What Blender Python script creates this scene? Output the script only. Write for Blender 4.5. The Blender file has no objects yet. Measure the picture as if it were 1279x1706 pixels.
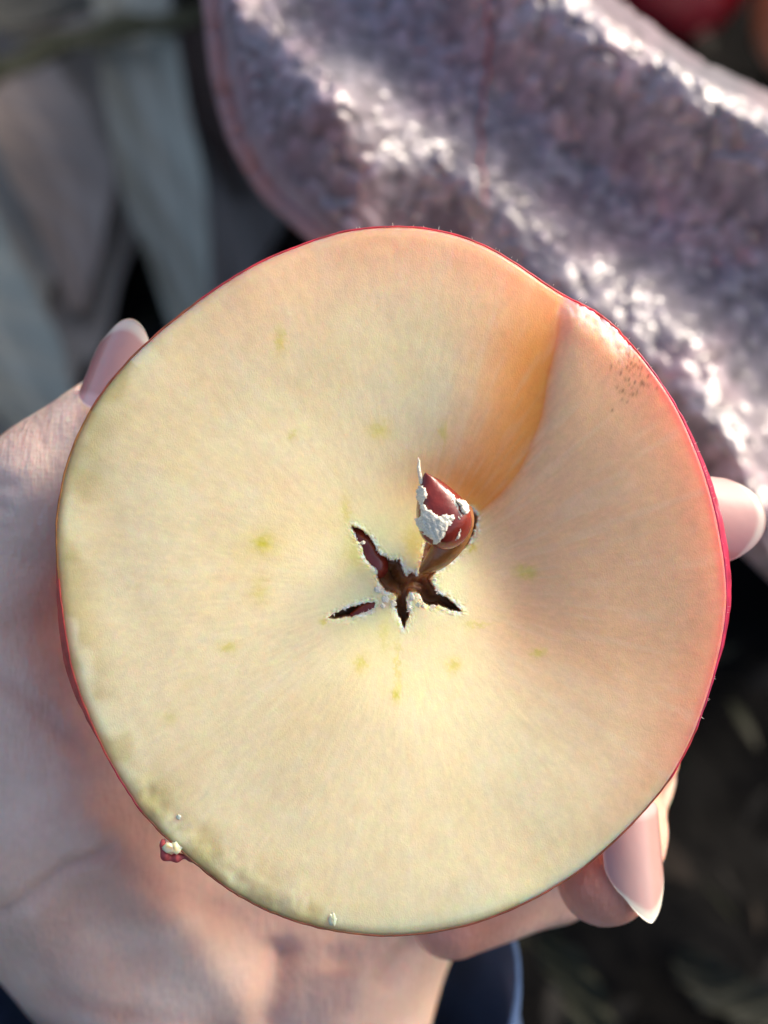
import bpy, math, random
import numpy as np
from mathutils import Matrix, Vector
random.seed(4); RNG = np.random.RandomState(7)
R = math.radians
scene = bpy.context.scene
COL = scene.collection

# ---------------------------------------------------------------- camera, sky, sun, exposure
TILT = 35.0                      # camera looks 55 degrees below the horizon
CAMD = 160.0                     # mm from the lens to the cut face
MMPX = 0.07                      # mm per photo pixel on the cut face
CAM_H = 0.45
cam_d = bpy.data.cameras.new('camera'); cam = bpy.data.objects.new('camera', cam_d); COL.objects.link(cam)
cam.matrix_world = Matrix.Translation((0, 0, CAM_H)) @ Matrix.Rotation(R(TILT), 4, 'X')
cam_d.sensor_fit = 'HORIZONTAL'; cam_d.sensor_width = 36
cam_d.lens = 36 * CAMD / (1279 * MMPX)
cam_d.clip_start = 0.005; cam_d.clip_end = 500
cam_d.dof.use_dof = True; cam_d.dof.focus_distance = CAMD / 1000 + 0.0005
cam_d.dof.aperture_fstop = cam_d.lens / 3.7
scene.camera = cam
ROT = Matrix.Rotation(R(TILT), 3, 'X')
SUN = (ROT @ Vector((0.72, 0.66, 0.17))).normalized()
w = bpy.data.worlds.new('World'); scene.world = w; w.use_nodes = True
nt = w.node_tree; bg = nt.nodes['Background']
sky = nt.nodes.new('ShaderNodeTexSky'); sky.sky_type = 'NISHITA'; sky.sun_disc = False
sky.sun_elevation = math.asin(SUN.z); sky.sun_rotation = math.atan2(SUN.x, SUN.y)
sky.dust_density = 6.0; sky.air_density = 0.7; sky.ozone_density = 0.3
nt.links.new(sky.outputs[0], bg.inputs[0]); bg.inputs[1].default_value = 0.15
sl = bpy.data.lights.new('sun', 'SUN'); so = bpy.data.objects.new('sun', sl); COL.objects.link(so)
sl.energy = 0.82; sl.angle = R(10); sl.color = (1, 0.93, 0.83)
so.rotation_euler = SUN.to_track_quat('Z', 'Y').to_euler()
scene.view_settings.view_transform = 'Standard'; scene.view_settings.look = 'None'
scene.view_settings.exposure = 1.10; scene.view_settings.gamma = 1
scene.render.engine = 'CYCLES'
scene.cycles.max_bounces = 10; scene.cycles.transparent_max_bounces = 8

# ---------------------------------------------------------------- frames and helpers
# The held things are modelled in millimetres in a frame whose x is right, y up along the
# tilted cut face and z out of it; HELD takes that frame into the world.
HELD = Matrix.Translation((0, 0, CAM_H)) @ Matrix.Rotation(R(TILT), 4, 'X') @ Matrix.Translation((0, 0, -CAMD/1000)) @ Matrix.Scale(0.001, 4)
HELD_np = np.array(HELD)
def at(px, py, z=0.0):
    k = MMPX * (CAMD - z) / CAMD
    return np.array([(px - 639.5) * k, (853 - py) * k, z])
def ats(pts, z=0.0): return np.array([at(p[0], p[1], z) for p in pts])
def hw(v):                                   # held frame (mm) -> world (m)
    v = np.asarray(v, float); return v @ HELD_np[:3, :3].T + HELD_np[:3, 3]
def wheld(v): return (np.asarray(v, float) - HELD_np[:3, 3]) @ np.linalg.inv(HELD_np[:3, :3]).T

def lattice(n):
    return np.random.RandomState(n).rand(32, 32, 32)
LAT = [lattice(11), lattice(23), lattice(37)]
def vnoise(p, s=1.0, k=0):
    p = np.asarray(p, float) * s; i = np.floor(p).astype(int); f = p - i; f = f*f*(3-2*f)
    L = LAT[k]; r = 0
    for dx in (0, 1):
        for dy in (0, 1):
            for dz in (0, 1):
                wgt = (f[:,0] if dx else 1-f[:,0]) * (f[:,1] if dy else 1-f[:,1]) * (f[:,2] if dz else 1-f[:,2])
                r = r + wgt * L[(i[:,0]+dx) & 31, (i[:,1]+dy) & 31, (i[:,2]+dz) & 31]
    return r
def fbm(p, s=1.0, k=0, o=3):
    r = 0; a = 1; t = 0
    for j in range(o): r = r + a*vnoise(np.asarray(p)+j*7.3, s*2**j, k); t += a; a *= .5
    return r/t
def sstep(a, b, x):
    t = np.clip((x-a)/(b-a), 0, 1); return t*t*(3-2*t)
def segdist(q, poly, closed=False):
    """distance, arc parameter 0..1 and side of 2-D points to a polyline"""
    poly = np.asarray(poly, float); n = len(poly); m = n if closed else n-1
    best = np.full(len(q), 1e9); tt = np.zeros(len(q)); side = np.zeros(len(q))
    for i in range(m):
        a = poly[i]; b = poly[(i+1) % n]; ab = b-a; L = (ab@ab)+1e-12
        t = np.clip(((q-a)@ab)/L, 0, 1); d = q-(a+t[:,None]*ab); dd = np.sqrt((d*d).sum(1))
        c = ab[0]*(q[:,1]-a[1]) - ab[1]*(q[:,0]-a[0])
        mk = dd < best; best[mk] = dd[mk]; tt[mk] = (i+t[mk])/m; side[mk] = np.sign(c[mk])
    return best, tt, side
def inside(q, poly):
    poly = np.asarray(poly, float); r = np.zeros(len(q), bool); n = len(poly); j = n-1
    for i in range(n):
        a = poly[i]; b = poly[j]
        c = ((a[1] > q[:,1]) != (b[1] > q[:,1]))
        x = (b[0]-a[0])*(q[:,1]-a[1])/((b[1]-a[1]) if b[1] != a[1] else 1e-9)+a[0]
        r ^= c & (q[:,0] < x); j = i
    return r

def make(name, verts, faces, mat, parent=None, col=None, smooth=True, world=False, frame=True):
    me = bpy.data.meshes.new(name)
    verts = np.asarray(verts, float)
    if isinstance(faces, np.ndarray):
        me.vertices.add(len(verts)); me.vertices.foreach_set('co', verts.ravel())
        nf, k = faces.shape
        me.loops.add(nf*k); me.loops.foreach_set('vertex_index', faces.ravel().astype(np.int32))
        me.polygons.add(nf); me.polygons.foreach_set('loop_start', np.arange(0, nf*k, k, dtype=np.int32))
        me.polygons.foreach_set('loop_total', np.full(nf, k, np.int32))
        me.update(calc_edges=True); me.validate()
    else:
        me.from_pydata([tuple(v) for v in verts], [], faces)
    me.polygons.foreach_set('use_smooth', [smooth]*len(me.polygons))
    if col is not None:
        a = me.color_attributes.new('Col', 'FLOAT_COLOR', 'POINT')
        c = np.ones((len(verts), 4)); c[:, :col.shape[1]] = col
        a.data.foreach_set('color', c.ravel())
    me.materials.append(mat)
    o = bpy.data.objects.new(name, me); COL.objects.link(o)
    if parent is not None: o.parent = parent
    elif frame: o.matrix_world = HELD
    return o
def tag(o, label=None, cat=None, group=None, kind=None):
    if label: o['label'] = label
    if cat: o['category'] = cat
    if group: o['group'] = group
    if kind: o['kind'] = kind
    return o
def empty(name, loc=None):
    o = bpy.data.objects.new(name, None); COL.objects.link(o); o.empty_display_size = .02
    if loc is None: o.matrix_world = HELD
    else: o.location = loc
    return o
def grid_faces(nu, nv, wrap_u=False):
    u = np.arange(nu if wrap_u else nu-1); v = np.arange(nv-1)
    U, V = np.meshgrid(u, v, indexing='ij'); U2 = (U+1) % nu
    return np.stack([U*nv+V, U2*nv+V, U2*nv+V+1, U*nv+V+1], -1).reshape(-1, 4)
def tube(pts, rad, ns=10, cap=True):
    pts = np.asarray(pts, float); n = len(pts); rad = np.broadcast_to(rad, n)
    T = np.gradient(pts, axis=0); T /= np.linalg.norm(T, axis=1)[:,None]+1e-9
    a = np.array([0.13, 0.97, 0.2]); N = np.cross(T, a); N /= np.linalg.norm(N, axis=1)[:,None]+1e-9; B = np.cross(T, N)
    ph = np.linspace(0, 2*np.pi, ns, endpoint=False)
    V = pts[:,None]+rad[:,None,None]*(np.cos(ph)[None,:,None]*N[:,None]+np.sin(ph)[None,:,None]*B[:,None])
    V = V.reshape(-1, 3); F = []
    for i in range(n-1):
        for j in range(ns): F.append((i*ns+j, i*ns+(j+1)%ns, (i+1)*ns+(j+1)%ns, (i+1)*ns+j))
    if cap: F.append(tuple(range(ns))[::-1]); F.append(tuple((n-1)*ns+j for j in range(ns)))
    return V, F

# ---------------------------------------------------------------- materials
def mat(name, base=(.5,.5,.5), rough=.5, attr=False, noise=None, bumps=(), sss=None, spec=.5, coat=0, sheen=0, trans=0, coatr=.1):
    m = bpy.data.materials.new(name); m.use_nodes = True; t = m.node_tree; p = t.nodes['Principled BSDF']
    N = t.nodes.new; L = t.links.new
    tc = N('ShaderNodeTexCoord')
    if attr:
        a = N('ShaderNodeAttribute'); a.attribute_name = 'Col'; c = a.outputs['Color']
    else:
        a = N('ShaderNodeRGB'); a.outputs[0].default_value = (*base, 1); c = a.outputs[0]
    if noise:                                 # (scale, amount, (stretch))
        for sc_, am, st in noise:
            mp = N('ShaderNodeMapping'); mp.inputs['Scale'].default_value = st; L(tc.outputs['Object'], mp.inputs[0])
            nz = N('ShaderNodeTexNoise'); nz.inputs['Scale'].default_value = sc_; nz.inputs['Detail'].default_value = 4; L(mp.outputs[0], nz.inputs['Vector'])
            mr = N('ShaderNodeMapRange'); mr.inputs['From Min'].default_value = .3; mr.inputs['From Max'].default_value = .7
            mr.inputs['To Min'].default_value = 1-am; mr.inputs['To Max'].default_value = 1+am; L(nz.outputs['Fac'], mr.inputs['Value'])
            mx = N('ShaderNodeVectorMath'); mx.operation = 'SCALE'; L(c, mx.inputs[0]); L(mr.outputs[0], mx.inputs['Scale']); c = mx.outputs[0]
    L(c, p.inputs['Base Color'])
    p.inputs['Roughness'].default_value = rough; p.inputs['Specular IOR Level'].default_value = spec
    p.inputs['Coat Weight'].default_value = coat; p.inputs['Coat Roughness'].default_value = coatr
    p.inputs['Sheen Weight'].default_value = sheen
    if sss:
        p.inputs['Subsurface Weight'].default_value = sss[0]; p.inputs['Subsurface Radius'].default_value = sss[1]; p.inputs['Subsurface Scale'].default_value = sss[2]
    prev = None
    for kind, sc_, dist, st in bumps:         # dist in metres
        mp = N('ShaderNodeMapping'); mp.inputs['Scale'].default_value = st[:3]
        if len(st) > 3: mp.inputs['Rotation'].default_value = (0, 0, st[3])
        L(tc.outputs['Object'], mp.inputs[0])
        nz = N('ShaderNodeTexVoronoi' if kind == 'v' else 'ShaderNodeTexNoise'); nz.inputs['Scale'].default_value = sc_; L(mp.outputs[0], nz.inputs['Vector'])
        b = N('ShaderNodeBump'); b.inputs['Strength'].default_value = 1; b.inputs['Distance'].default_value = dist
        L(nz.outputs['Distance' if kind == 'v' else 'Fac'], b.inputs['Height'])
        if prev: L(prev.outputs[0], b.inputs['Normal'])
        prev = b
    if prev: L(prev.outputs[0], p.inputs['Normal'])
    if trans:
        tr = N('ShaderNodeBsdfTranslucent'); L(c, tr.inputs[0]); mx = N('ShaderNodeMixShader'); mx.inputs[0].default_value = trans
        L(p.outputs[0], mx.inputs[1]); L(tr.outputs[0], mx.inputs[2]); L(mx.outputs[0], t.nodes['Material Output'].inputs['Surface'])
    return m
ONE = (1, 1, 1)
M_flesh = mat('apple_flesh', attr=True, rough=.33, spec=.4, sss=(1, (1, .42, .13), .0042), noise=[(2.2, .03, ONE), (.09, .03, ONE)],
              bumps=[('n', 3.6, .00002, (1.6, .8, 1, .5)), ('v', 5.0, .000008, ONE)])
M_skin = mat('apple_skin', attr=True, rough=.3, spec=.5, coat=.3, trans=.55, noise=[(.5, .25, ONE)])
M_seed = mat('apple_seed', base=(.19, .020, .012), rough=.26, coat=.4, coatr=.08, noise=[(.35, .4, ONE)], bumps=[('n', 1.2, .00008, ONE)], sss=(.3, (1, .25, .1), .001))
M_shell = mat('carpel_shell', attr=True, rough=.25, coat=.6, trans=.3, noise=[(.8, .25, ONE)], bumps=[('n', 1.5, .0001, ONE)])
M_crumb = mat('flesh_crumb', base=(.84, .70, .42), rough=.3, sss=(1, (1, .6, .3), .002))
M_fuzz = mat('white_crust', base=(.80, .76, .62), rough=.8, spec=.2, bumps=[('n', 3.5, .0003, ONE)], sss=(.5, (1, .8, .6), .0005), noise=[(1.2, .12, ONE)])
M_hand = mat('hand_skin', attr=True, rough=.4, spec=.5, sss=(1, (1, .42, .26), .0014), noise=[(.12, .06, ONE), (.9, .04, ONE)],
             bumps=[('n', 1.3, .00012, (2.2, .35, 1, -.55)), ('v', .8, .00008, (1.6, .7, 1, .4)), ('v', 1.1, .00005, (.7, 1.6, 1, -.2)), ('n', .25, .0002, (2.5, .5, 1, .35))])
M_nail = mat('fingernail', attr=True, rough=.28, coat=.8, coatr=.05, sss=(.4, (1, .5, .4), .001), bumps=[('n', .25, .0001, ONE)])
M_sleeve = mat('navy_fabric', base=(.032, .066, .15), rough=.85, spec=.2, sheen=.1, bumps=[('n', 2.5, .0002, ONE)], noise=[(.08, .25, ONE)])
M_cloth = mat('nubby_cloth', attr=True, rough=.26, spec=.9, coat=.15, coatr=.2, sheen=.4, bumps=[('n', 1.2, .00005, ONE)], noise=[(.4, .1, ONE)])
M_hem = mat('pink_hem', base=(.36, .22, .21), rough=.7, noise=[(.3, .2, ONE)])
M_thread = mat('red_thread', base=(.40, .10, .10), rough=.6)
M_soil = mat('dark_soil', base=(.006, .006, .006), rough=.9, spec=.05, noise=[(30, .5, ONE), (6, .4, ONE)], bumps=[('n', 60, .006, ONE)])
M_blade = mat('strap_leaf', attr=True, rough=.6, spec=.15, noise=[(9, .15, ONE)], trans=.15)
M_apple = mat('red_apple', base=(.20, .006, .014), rough=.25, coat=.4, noise=[(14, .45, (1, 1, .2))])
M_apple2 = mat('blush_apple', base=(.33, .12, .06), rough=.3, coat=.3, noise=[(14, .45, (1, 1, .2))])
M_stem = mat('apple_stem', base=(.06, .04, .02), rough=.8)

# ---------------------------------------------------------------- ground and litter
def build_ground():
    # fine middle, coarse out to the horizon
    g = np.sign(np.linspace(-1, 1, 181)) * (np.abs(np.linspace(-1, 1, 181))**5) * 120 + np.linspace(-1, 1, 181)*1.1
    X, Y = np.meshgrid(g, g+.2, indexing='ij'); p = np.stack([X.ravel(), Y.ravel(), 0*X.ravel()], 1)
    near = np.exp(-((p[:,0]**2+(p[:,1]-.3)**2)/1.2))
    p[:,2] = near*(fbm(p+3, 22, 0, 3)-.5)*.03 - .012
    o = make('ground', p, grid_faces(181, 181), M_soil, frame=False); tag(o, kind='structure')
build_ground()
def ray_ground(px, py, h=0.0):
    d = hw(at(px, py, 0)) - np.array([0, 0, CAM_H]); t = (h-CAM_H)/d[2]; return np.array([0, 0, CAM_H])+t*d
def leaf_blade(pts_px, width, heights, color, label, cup=.18, name='strap_leaf', group=None):
    P = np.array([ray_ground(a, b, h) for (a, b), h in zip(pts_px, heights)])
    n = 40; tt = np.linspace(0, 1, n); k = np.linspace(0, 1, len(P))
    C = np.stack([np.interp(tt, k, P[:,i]) for i in range(3)], 1)
    for _ in range(6): C[1:-1] = (C[:-2]+C[2:]+2*C[1:-1])/4
    T = np.gradient(C, axis=0); T /= np.linalg.norm(T, axis=1)[:,None]
    S = np.cross(T, [0, 0, 1]); S /= np.linalg.norm(S, axis=1)[:,None]; U = np.cross(S, T)
    m = 13; s = np.linspace(-1, 1, m); prof = np.clip(np.minimum((tt+.15)*3, (1.08-tt)*2.2), 0.03, 1)
    V = []; Cc = []
    for layer in (0, -.0012):
        for i in range(n):
            for j in range(m):
                V.append(C[i]+S[i]*s[j]*width*.5*prof[i]+U[i]*(cup*width*s[j]**2*prof[i]+layer+.002*math.sin(i*.9+j)))
                Cc.append(np.array(color)*(1.0 if abs(s[j]) > .12 else 1.35))
    F = grid_faces(n, m); F2 = F[:, ::-1]+n*m
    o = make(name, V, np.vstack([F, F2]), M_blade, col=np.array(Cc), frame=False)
    tag(o, label, 'leaf', group); return o
GG = (.41, .41, .33); BR = (.42, .34, .28); OL = (.17, .16, .09)
leaf_blade([(190,-300),(215,-20),(250,220),(300,430),(330,640)], .034, [.05,.07,.07,.06,.03], GG, 'broad grey-green strap leaf running down the left background')
leaf_blade([(-120,300),(-40,480),(40,640),(140,820)], .040, [.02,.03,.03,.02], GG, 'grey-green strap leaf at the left edge beside the thumb')
leaf_blade([(-150,210),(0,120),(140,62),(330,30),(520,-10)], .014, [.06,.075,.08,.08,.06], OL, 'thin olive leaf arching across the top left corner')
leaf_blade([(-60,60),(60,200),(120,330),(130,520)], .045, [.03,.03,.03,.02], BR, 'wide brown withered leaf in the left background')
leaf_blade([(300,-120),(330,40),(350,200),(400,330)], .020, [.03,.035,.03,.01], (.13,.095,.08), 'narrow brown leaf beside the mauve cloth')
leaf_blade([(-200,-20),(40,20),(260,-30),(420,-120)], .05, [.03,.04,.04,.03], (.12,.115,.09), 'pale dry leaf at the top left corner')
leaf_blade([(20,-40),(40,200),(60,420),(100,700)], .10, [.012,.012,.012,.01], (.52, .46, .39), 'large flat brown dead leaf lying behind the grey-green ones', cup=.03)
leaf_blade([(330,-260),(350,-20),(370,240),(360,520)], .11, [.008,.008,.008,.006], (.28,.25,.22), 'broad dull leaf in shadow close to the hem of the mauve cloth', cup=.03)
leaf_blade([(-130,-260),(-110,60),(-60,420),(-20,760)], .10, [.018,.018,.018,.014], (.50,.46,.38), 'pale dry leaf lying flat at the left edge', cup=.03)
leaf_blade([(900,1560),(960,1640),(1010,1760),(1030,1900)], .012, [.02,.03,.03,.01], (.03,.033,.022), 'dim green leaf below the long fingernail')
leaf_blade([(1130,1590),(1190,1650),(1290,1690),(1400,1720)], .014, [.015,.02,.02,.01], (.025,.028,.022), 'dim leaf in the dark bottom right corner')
def litter():
    V = []; F = []; C = []
    for i in range(900):
        a = ray_ground(random.uniform(-500, 1900), random.uniform(-700, 2300))
        a[2] = -.004+random.random()*.012; L = random.uniform(.008, .03); wd = L*random.uniform(.08, .5); th = random.random()*6.28
        d = np.array([math.cos(th), math.sin(th), random.uniform(-.25, .35)]); s = np.array([-math.sin(th), math.cos(th), random.uniform(-.4, .4)])
        b = len(V)
        for q, wv in ((0, .1), (.35, 1), (.7, .8), (1, .05)):
            V += [a+d*L*q-s*wd*wv*.5+np.array([0, 0, .003*math.sin(q*3)]), a+d*L*q+s*wd*wv*.5]
        for q in range(3): F.append((b+2*q, b+2*q+1, b+2*q+3, b+2*q+2))
        base = random.choice([(.02,.016,.011), (.012,.015,.008), (.025,.02,.016), (.012,.011,.009), (.008,.008,.008)])
        C += [base]*8
    o = make('leaf_litter', V, F, M_blade, col=np.array(C), frame=False); tag(o, 'dark dry leaf crumbs scattered on the soil', 'litter', kind='stuff')
litter()

# ---------------------------------------------------------------- apples lying beyond the cloth
def whole_apple(center, r, m, label, lean):
    root = empty('apple', (center[0], center[1], center[2]-r))
    n, k = 48, 30; V = []
    for i in range(n):
        ph = 2*math.pi*i/n
        for j in range(k):
            t = math.pi*j/(k-1)
            rr = r*(math.sin(t)**.9)*(1+.03*math.cos(5*ph)*math.sin(t)); zz = r*.92*math.cos(t)-r*.22*math.exp(-(t/.35)**2)+r*.12*math.exp(-((math.pi-t)/.3)**2)
            V.append((rr*math.cos(ph), rr*math.sin(ph), zz+r))
    o = make('skin', V, grid_faces(n, k, True), m, root)
    v, f = tube([(0,0,r*1.66),(r*.02,0,r*1.85),(r*.08,0,r*2.05),(r*.16,0,r*2.15)], [r*.03,.0015,.0014,.002], 8)
    make('stem', v, f, M_stem, root)
    root.rotation_euler = lean; tag(root, label, 'apple')
c1 = ray_ground(1130, -130, .05); whole_apple(c1+np.array([0,0,-.012]), .040, M_apple, 'dark red apple lying beyond the mauve cloth', (0.3, .1, 0))
c2 = ray_ground(1330, -40, .05); whole_apple(c2+np.array([0,0,-.012]), .038, M_apple2, 'brownish apple at the top right corner beside the red one', (.2, .5, 0))

# ---------------------------------------------------------------- nubby mauve cloth bundle
def build_cloth():
    root = empty('cloth_bundle', tuple(ray_ground(900, 250)))
    inv = np.array(root.location)
    low = [(330,-420),(345,-180),(358,0),(372,130),(398,230),(450,320),(560,415),(720,520),(900,640),(1080,780),(1230,920),(1400,1080)]
    up = [(480,-620),(700,-330),(860,-140),(960,-50),(1040,10),(1110,62),(1180,112),(1250,140),(1330,180),(1420,230),(1540,300),(1700,400)]
    nu, nv = 430, 300
    s = np.linspace(0, 1, nu); k = np.linspace(0, 1, 12)
    lo = np.stack([np.interp(s, k, [p[i] for p in low]) for i in (0, 1)], 1); hi = np.stack([np.interp(s, k, [p[i] for p in up]) for i in (0, 1)], 1)
    for _ in range(60):
        for a in (lo, hi): a[1:-1] = (a[:-2]+a[2:]+2*a[1:-1])/4
    v = np.linspace(0, 1, nv)
    Q = lo[:,None]+(hi-lo)[:,None]*v[None,:,None]; Q = Q.reshape(-1, 2); vv = np.tile(v, nu)
    z = np.full(len(Q), -112.0)
    def ridge(poly, h, wd, both=1.6):
        d, t, sd = segdist(Q, poly); fade = sstep(0, .12, t)*sstep(0, .12, 1-t)
        wdd = np.where(sd > 0, wd*both, wd)     # gentle on the lower-left side
        return h*np.exp(-(d/wdd)**2)
    z += ridge([(330,-140),(410,0),(490,110),(560,210),(590,300),(590,380)], 15, 80)
    z += ridge([(590,160),(670,225),(780,295),(880,390),(960,445),(1070,510),(1170,600),(1240,730),(1270,830)], 17, 82)
    z += ridge([(900,520),(1010,560),(1100,640),(1200,720),(1260,860)], 8, 60)
    z += ridge([(700,-260),(830,-80),(920,10),(1010,70),(1110,130),(1210,190),(1330,260),(1500,360)], 22, 90)
    p3 = np.stack([Q[:,0]*.01, Q[:,1]*.01, 0*Q[:,0]], 1)
    z += (fbm(p3, 1.3, 0, 3)-.5)*6
    z -= 26*sstep(.93, 1.0, vv)**2; z -= 10*(1-sstep(0, .07, vv))**2
    k_ = MMPX*(CAMD-z)/CAMD
    V = np.stack([(Q[:,0]-639.5)*k_, (853-Q[:,1])*k_, z], 1)
    # nubs: Worley bumps about 2 mm across
    cs = 2.6; q = V[:,:2]/cs; ci = np.floor(q).astype(int); best = np.full(len(q), 9.); rs = np.random.RandomState(5); JX = rs.rand(64, 64); JY = rs.rand(64, 64); JH = rs.rand(64, 64); hh = np.zeros(len(q))
    for dx in (-1, 0, 1):
        for dy in (-1, 0, 1):
            a = (ci[:,0]+dx) & 63; b = (ci[:,1]+dy) & 63
            d = np.hypot(q[:,0]-(ci[:,0]+dx+JX[a, b]), q[:,1]-(ci[:,1]+dy+JY[a, b]))
            mk = d < best; best[mk] = d[mk]; hh[mk] = JH[a, b][mk]
    nub = np.sqrt(np.clip(1-best**2*1.7, 0, 1))
    V[:,2] += nub*1.0*(.5+.7*hh)
    base = np.array([.19, .172, .197]); pink = np.array([.24, .18, .205])
    f = sstep(.45, .7, fbm(p3+5, .9, 1, 2))[:,None]
    f = np.clip(f+.5*(1-sstep(0, .2, vv))[:,None], 0, 1)
    C = base*(1-f)+pink*f; C = C*(.5+.8*nub*(.4+hh))[:,None]
    # sides down to the ground
    G = hw(V).reshape(nu, nv, 3)
    rows = [G[:, 0], G[-1, :], G[::-1, -1], G[0, ::-1]]
    ring = np.vstack([r[:-1] for r in rows]); idx = np.arange(nu*nv).reshape(nu, nv)
    ri = np.concatenate([idx[:,0][:-1], idx[-1,:][:-1], idx[::-1,-1][:-1], idx[0,::-1][:-1]])
    W = hw(V); c0 = W.mean(0); lv = []; n0 = len(ri); F = grid_faces(nu, nv)
    allV = [W]; prev = ri; cols = [C]
    for q_ in (.06, .35, .7, 1.0):
        dv = ring-np.array([0, 0, CAM_H]); r2 = ring+dv*((ring[:,2]+.012)/(-dv[:,2]))[:,None]*q_
        r2[:,:2] += (c0[:2]-ring[:,:2])*(.10*q_)+np.stack([np.sin(np.arange(n0)*.05), np.cos(np.arange(n0)*.045)], 1)*.004*q_
        st = sum(len(a) for a in allV); new = np.arange(st, st+n0); allV.append(r2); cols.append(np.tile(base, (n0, 1)))
        F = np.vstack([F, np.stack([prev, new, np.roll(new, -1), np.roll(prev, -1)], 1)]); prev = new
    W = np.vstack(allV)-inv
    o = make('cloth', W, F, M_cloth, root, col=np.vstack(cols))
    # hem along the lower left edge
    e = G[40:230:3, 0]-inv; up_ = np.array(ROT @ Vector((0, 0, 1)))*.0005
    vt, ft = tube(e+up_, .0026, 12); make('hem', vt, ft, M_hem, root)
    # red sewing thread lying on the cloth
    Gt = V.copy(); col_ = []
    for py in range(-40, 345, 6):
        px = 806+7*math.sin(py*.02)+3*math.sin(py*.11); j = np.argmin((Q[:,0]-px)**2+(Q[:,1]-py)**2); col_.append(V[j]+np.array([0, 0, .9]))
    th = np.array(col_); th[1:-1] = (th[:-2]+th[2:]+th[1:-1])/3
    vt, ft = tube(hw(th)-inv, .00022, 6); make('thread', vt, ft, M_thread, root)
    tag(root, 'mauve grey nubby cloth bundle with pink hem, folded on the ground', 'cloth')
build_cloth()

# ---------------------------------------------------------------- the apple half
OUT = [(680,375),(740,383),(800,402),(850,428),(900,462),(945,490),(990,512),(1035,548),(1060,580),(1092,622),(1130,680),(1160,745),(1184,815),(1200,885),(1210,950),(1213,1000),(1206,1060),(1192,1120),(1170,1190),(1145,1250),(1115,1303),(1070,1358),(1020,1408),(970,1452),(910,1490),(850,1518),(780,1543),(700,1558),(640,1562),(560,1553),(500,1540),(440,1518),(390,1490),(340,1455),(300,1418),(250,1375),(210,1320),(175,1260),(148,1200),(122,1130),(107,1050),(97,970),(91,900),(95,840),(110,770),(132,715),(167,655),(210,602),(258,557),(310,515),(370,472),(440,432),(500,407),(560,386),(620,377)]
CORE = (676, 985)
O = ats(OUT)[:, :2]; cc = at(*CORE)[:2]
oth = np.arctan2(O[:,1]-cc[1], O[:,0]-cc[0]); orr = np.hypot(O[:,0]-cc[0], O[:,1]-cc[1]); ordr = np.argsort(oth); oth = oth[ordr]; orr = orr[ordr]
fine = np.linspace(-np.pi, np.pi, 1440, endpoint=False)
rf = np.interp(fine, np.r_[oth[-3:]-2*np.pi, oth, oth[:3]+2*np.pi], np.r_[orr[-3:], orr, orr[:3]])
kern = np.exp(-np.linspace(-2, 2, 41)**2); kern /= kern.sum()
rf = np.convolve(np.r_[rf[-20:], rf, rf[:20]], kern, 'valid')
def rout(th): return np.interp((th+np.pi) % (2*np.pi)-np.pi, np.r_[fine, np.pi], np.r_[rf, rf[0]])
def cr(pts): return [(500+a*.3127, 720+b*.3127) for a, b in pts]
HOLE = ats(cr([(275,505),(320,522),(352,545),(385,585),(405,630),(430,660),(480,690),(530,690),(545,735),(560,775),(572,780),(590,750),(612,768),(632,772),(645,735),(652,690),(668,620),(690,560),(760,470),(860,400),(930,415),(958,450),(948,520),(905,600),(850,655),(790,705),(725,755),(688,790),(715,830),(735,870),(790,895),(870,970),(800,955),(740,928),(700,935),(662,915),(640,872),(602,850),(575,862),(566,900),(572,960),(580,990),(555,1050),(540,1010),(505,935),(517,885),(490,860),(450,850),(415,795),(412,745),(390,722),(342,675),(330,620),(298,565)]))[:, :2]
HOLE2 = ats(cr([(150,995),(190,972),(250,948),(330,925),(388,918),(395,935),(370,955),(300,982),(230,990),(180,1002)]))[:, :2]
RIDGE = ats([(950,450),(937,500),(930,560),(914,630),(905,690),(886,745),(868,785),(835,825),(795,858)])[:, :2]
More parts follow.
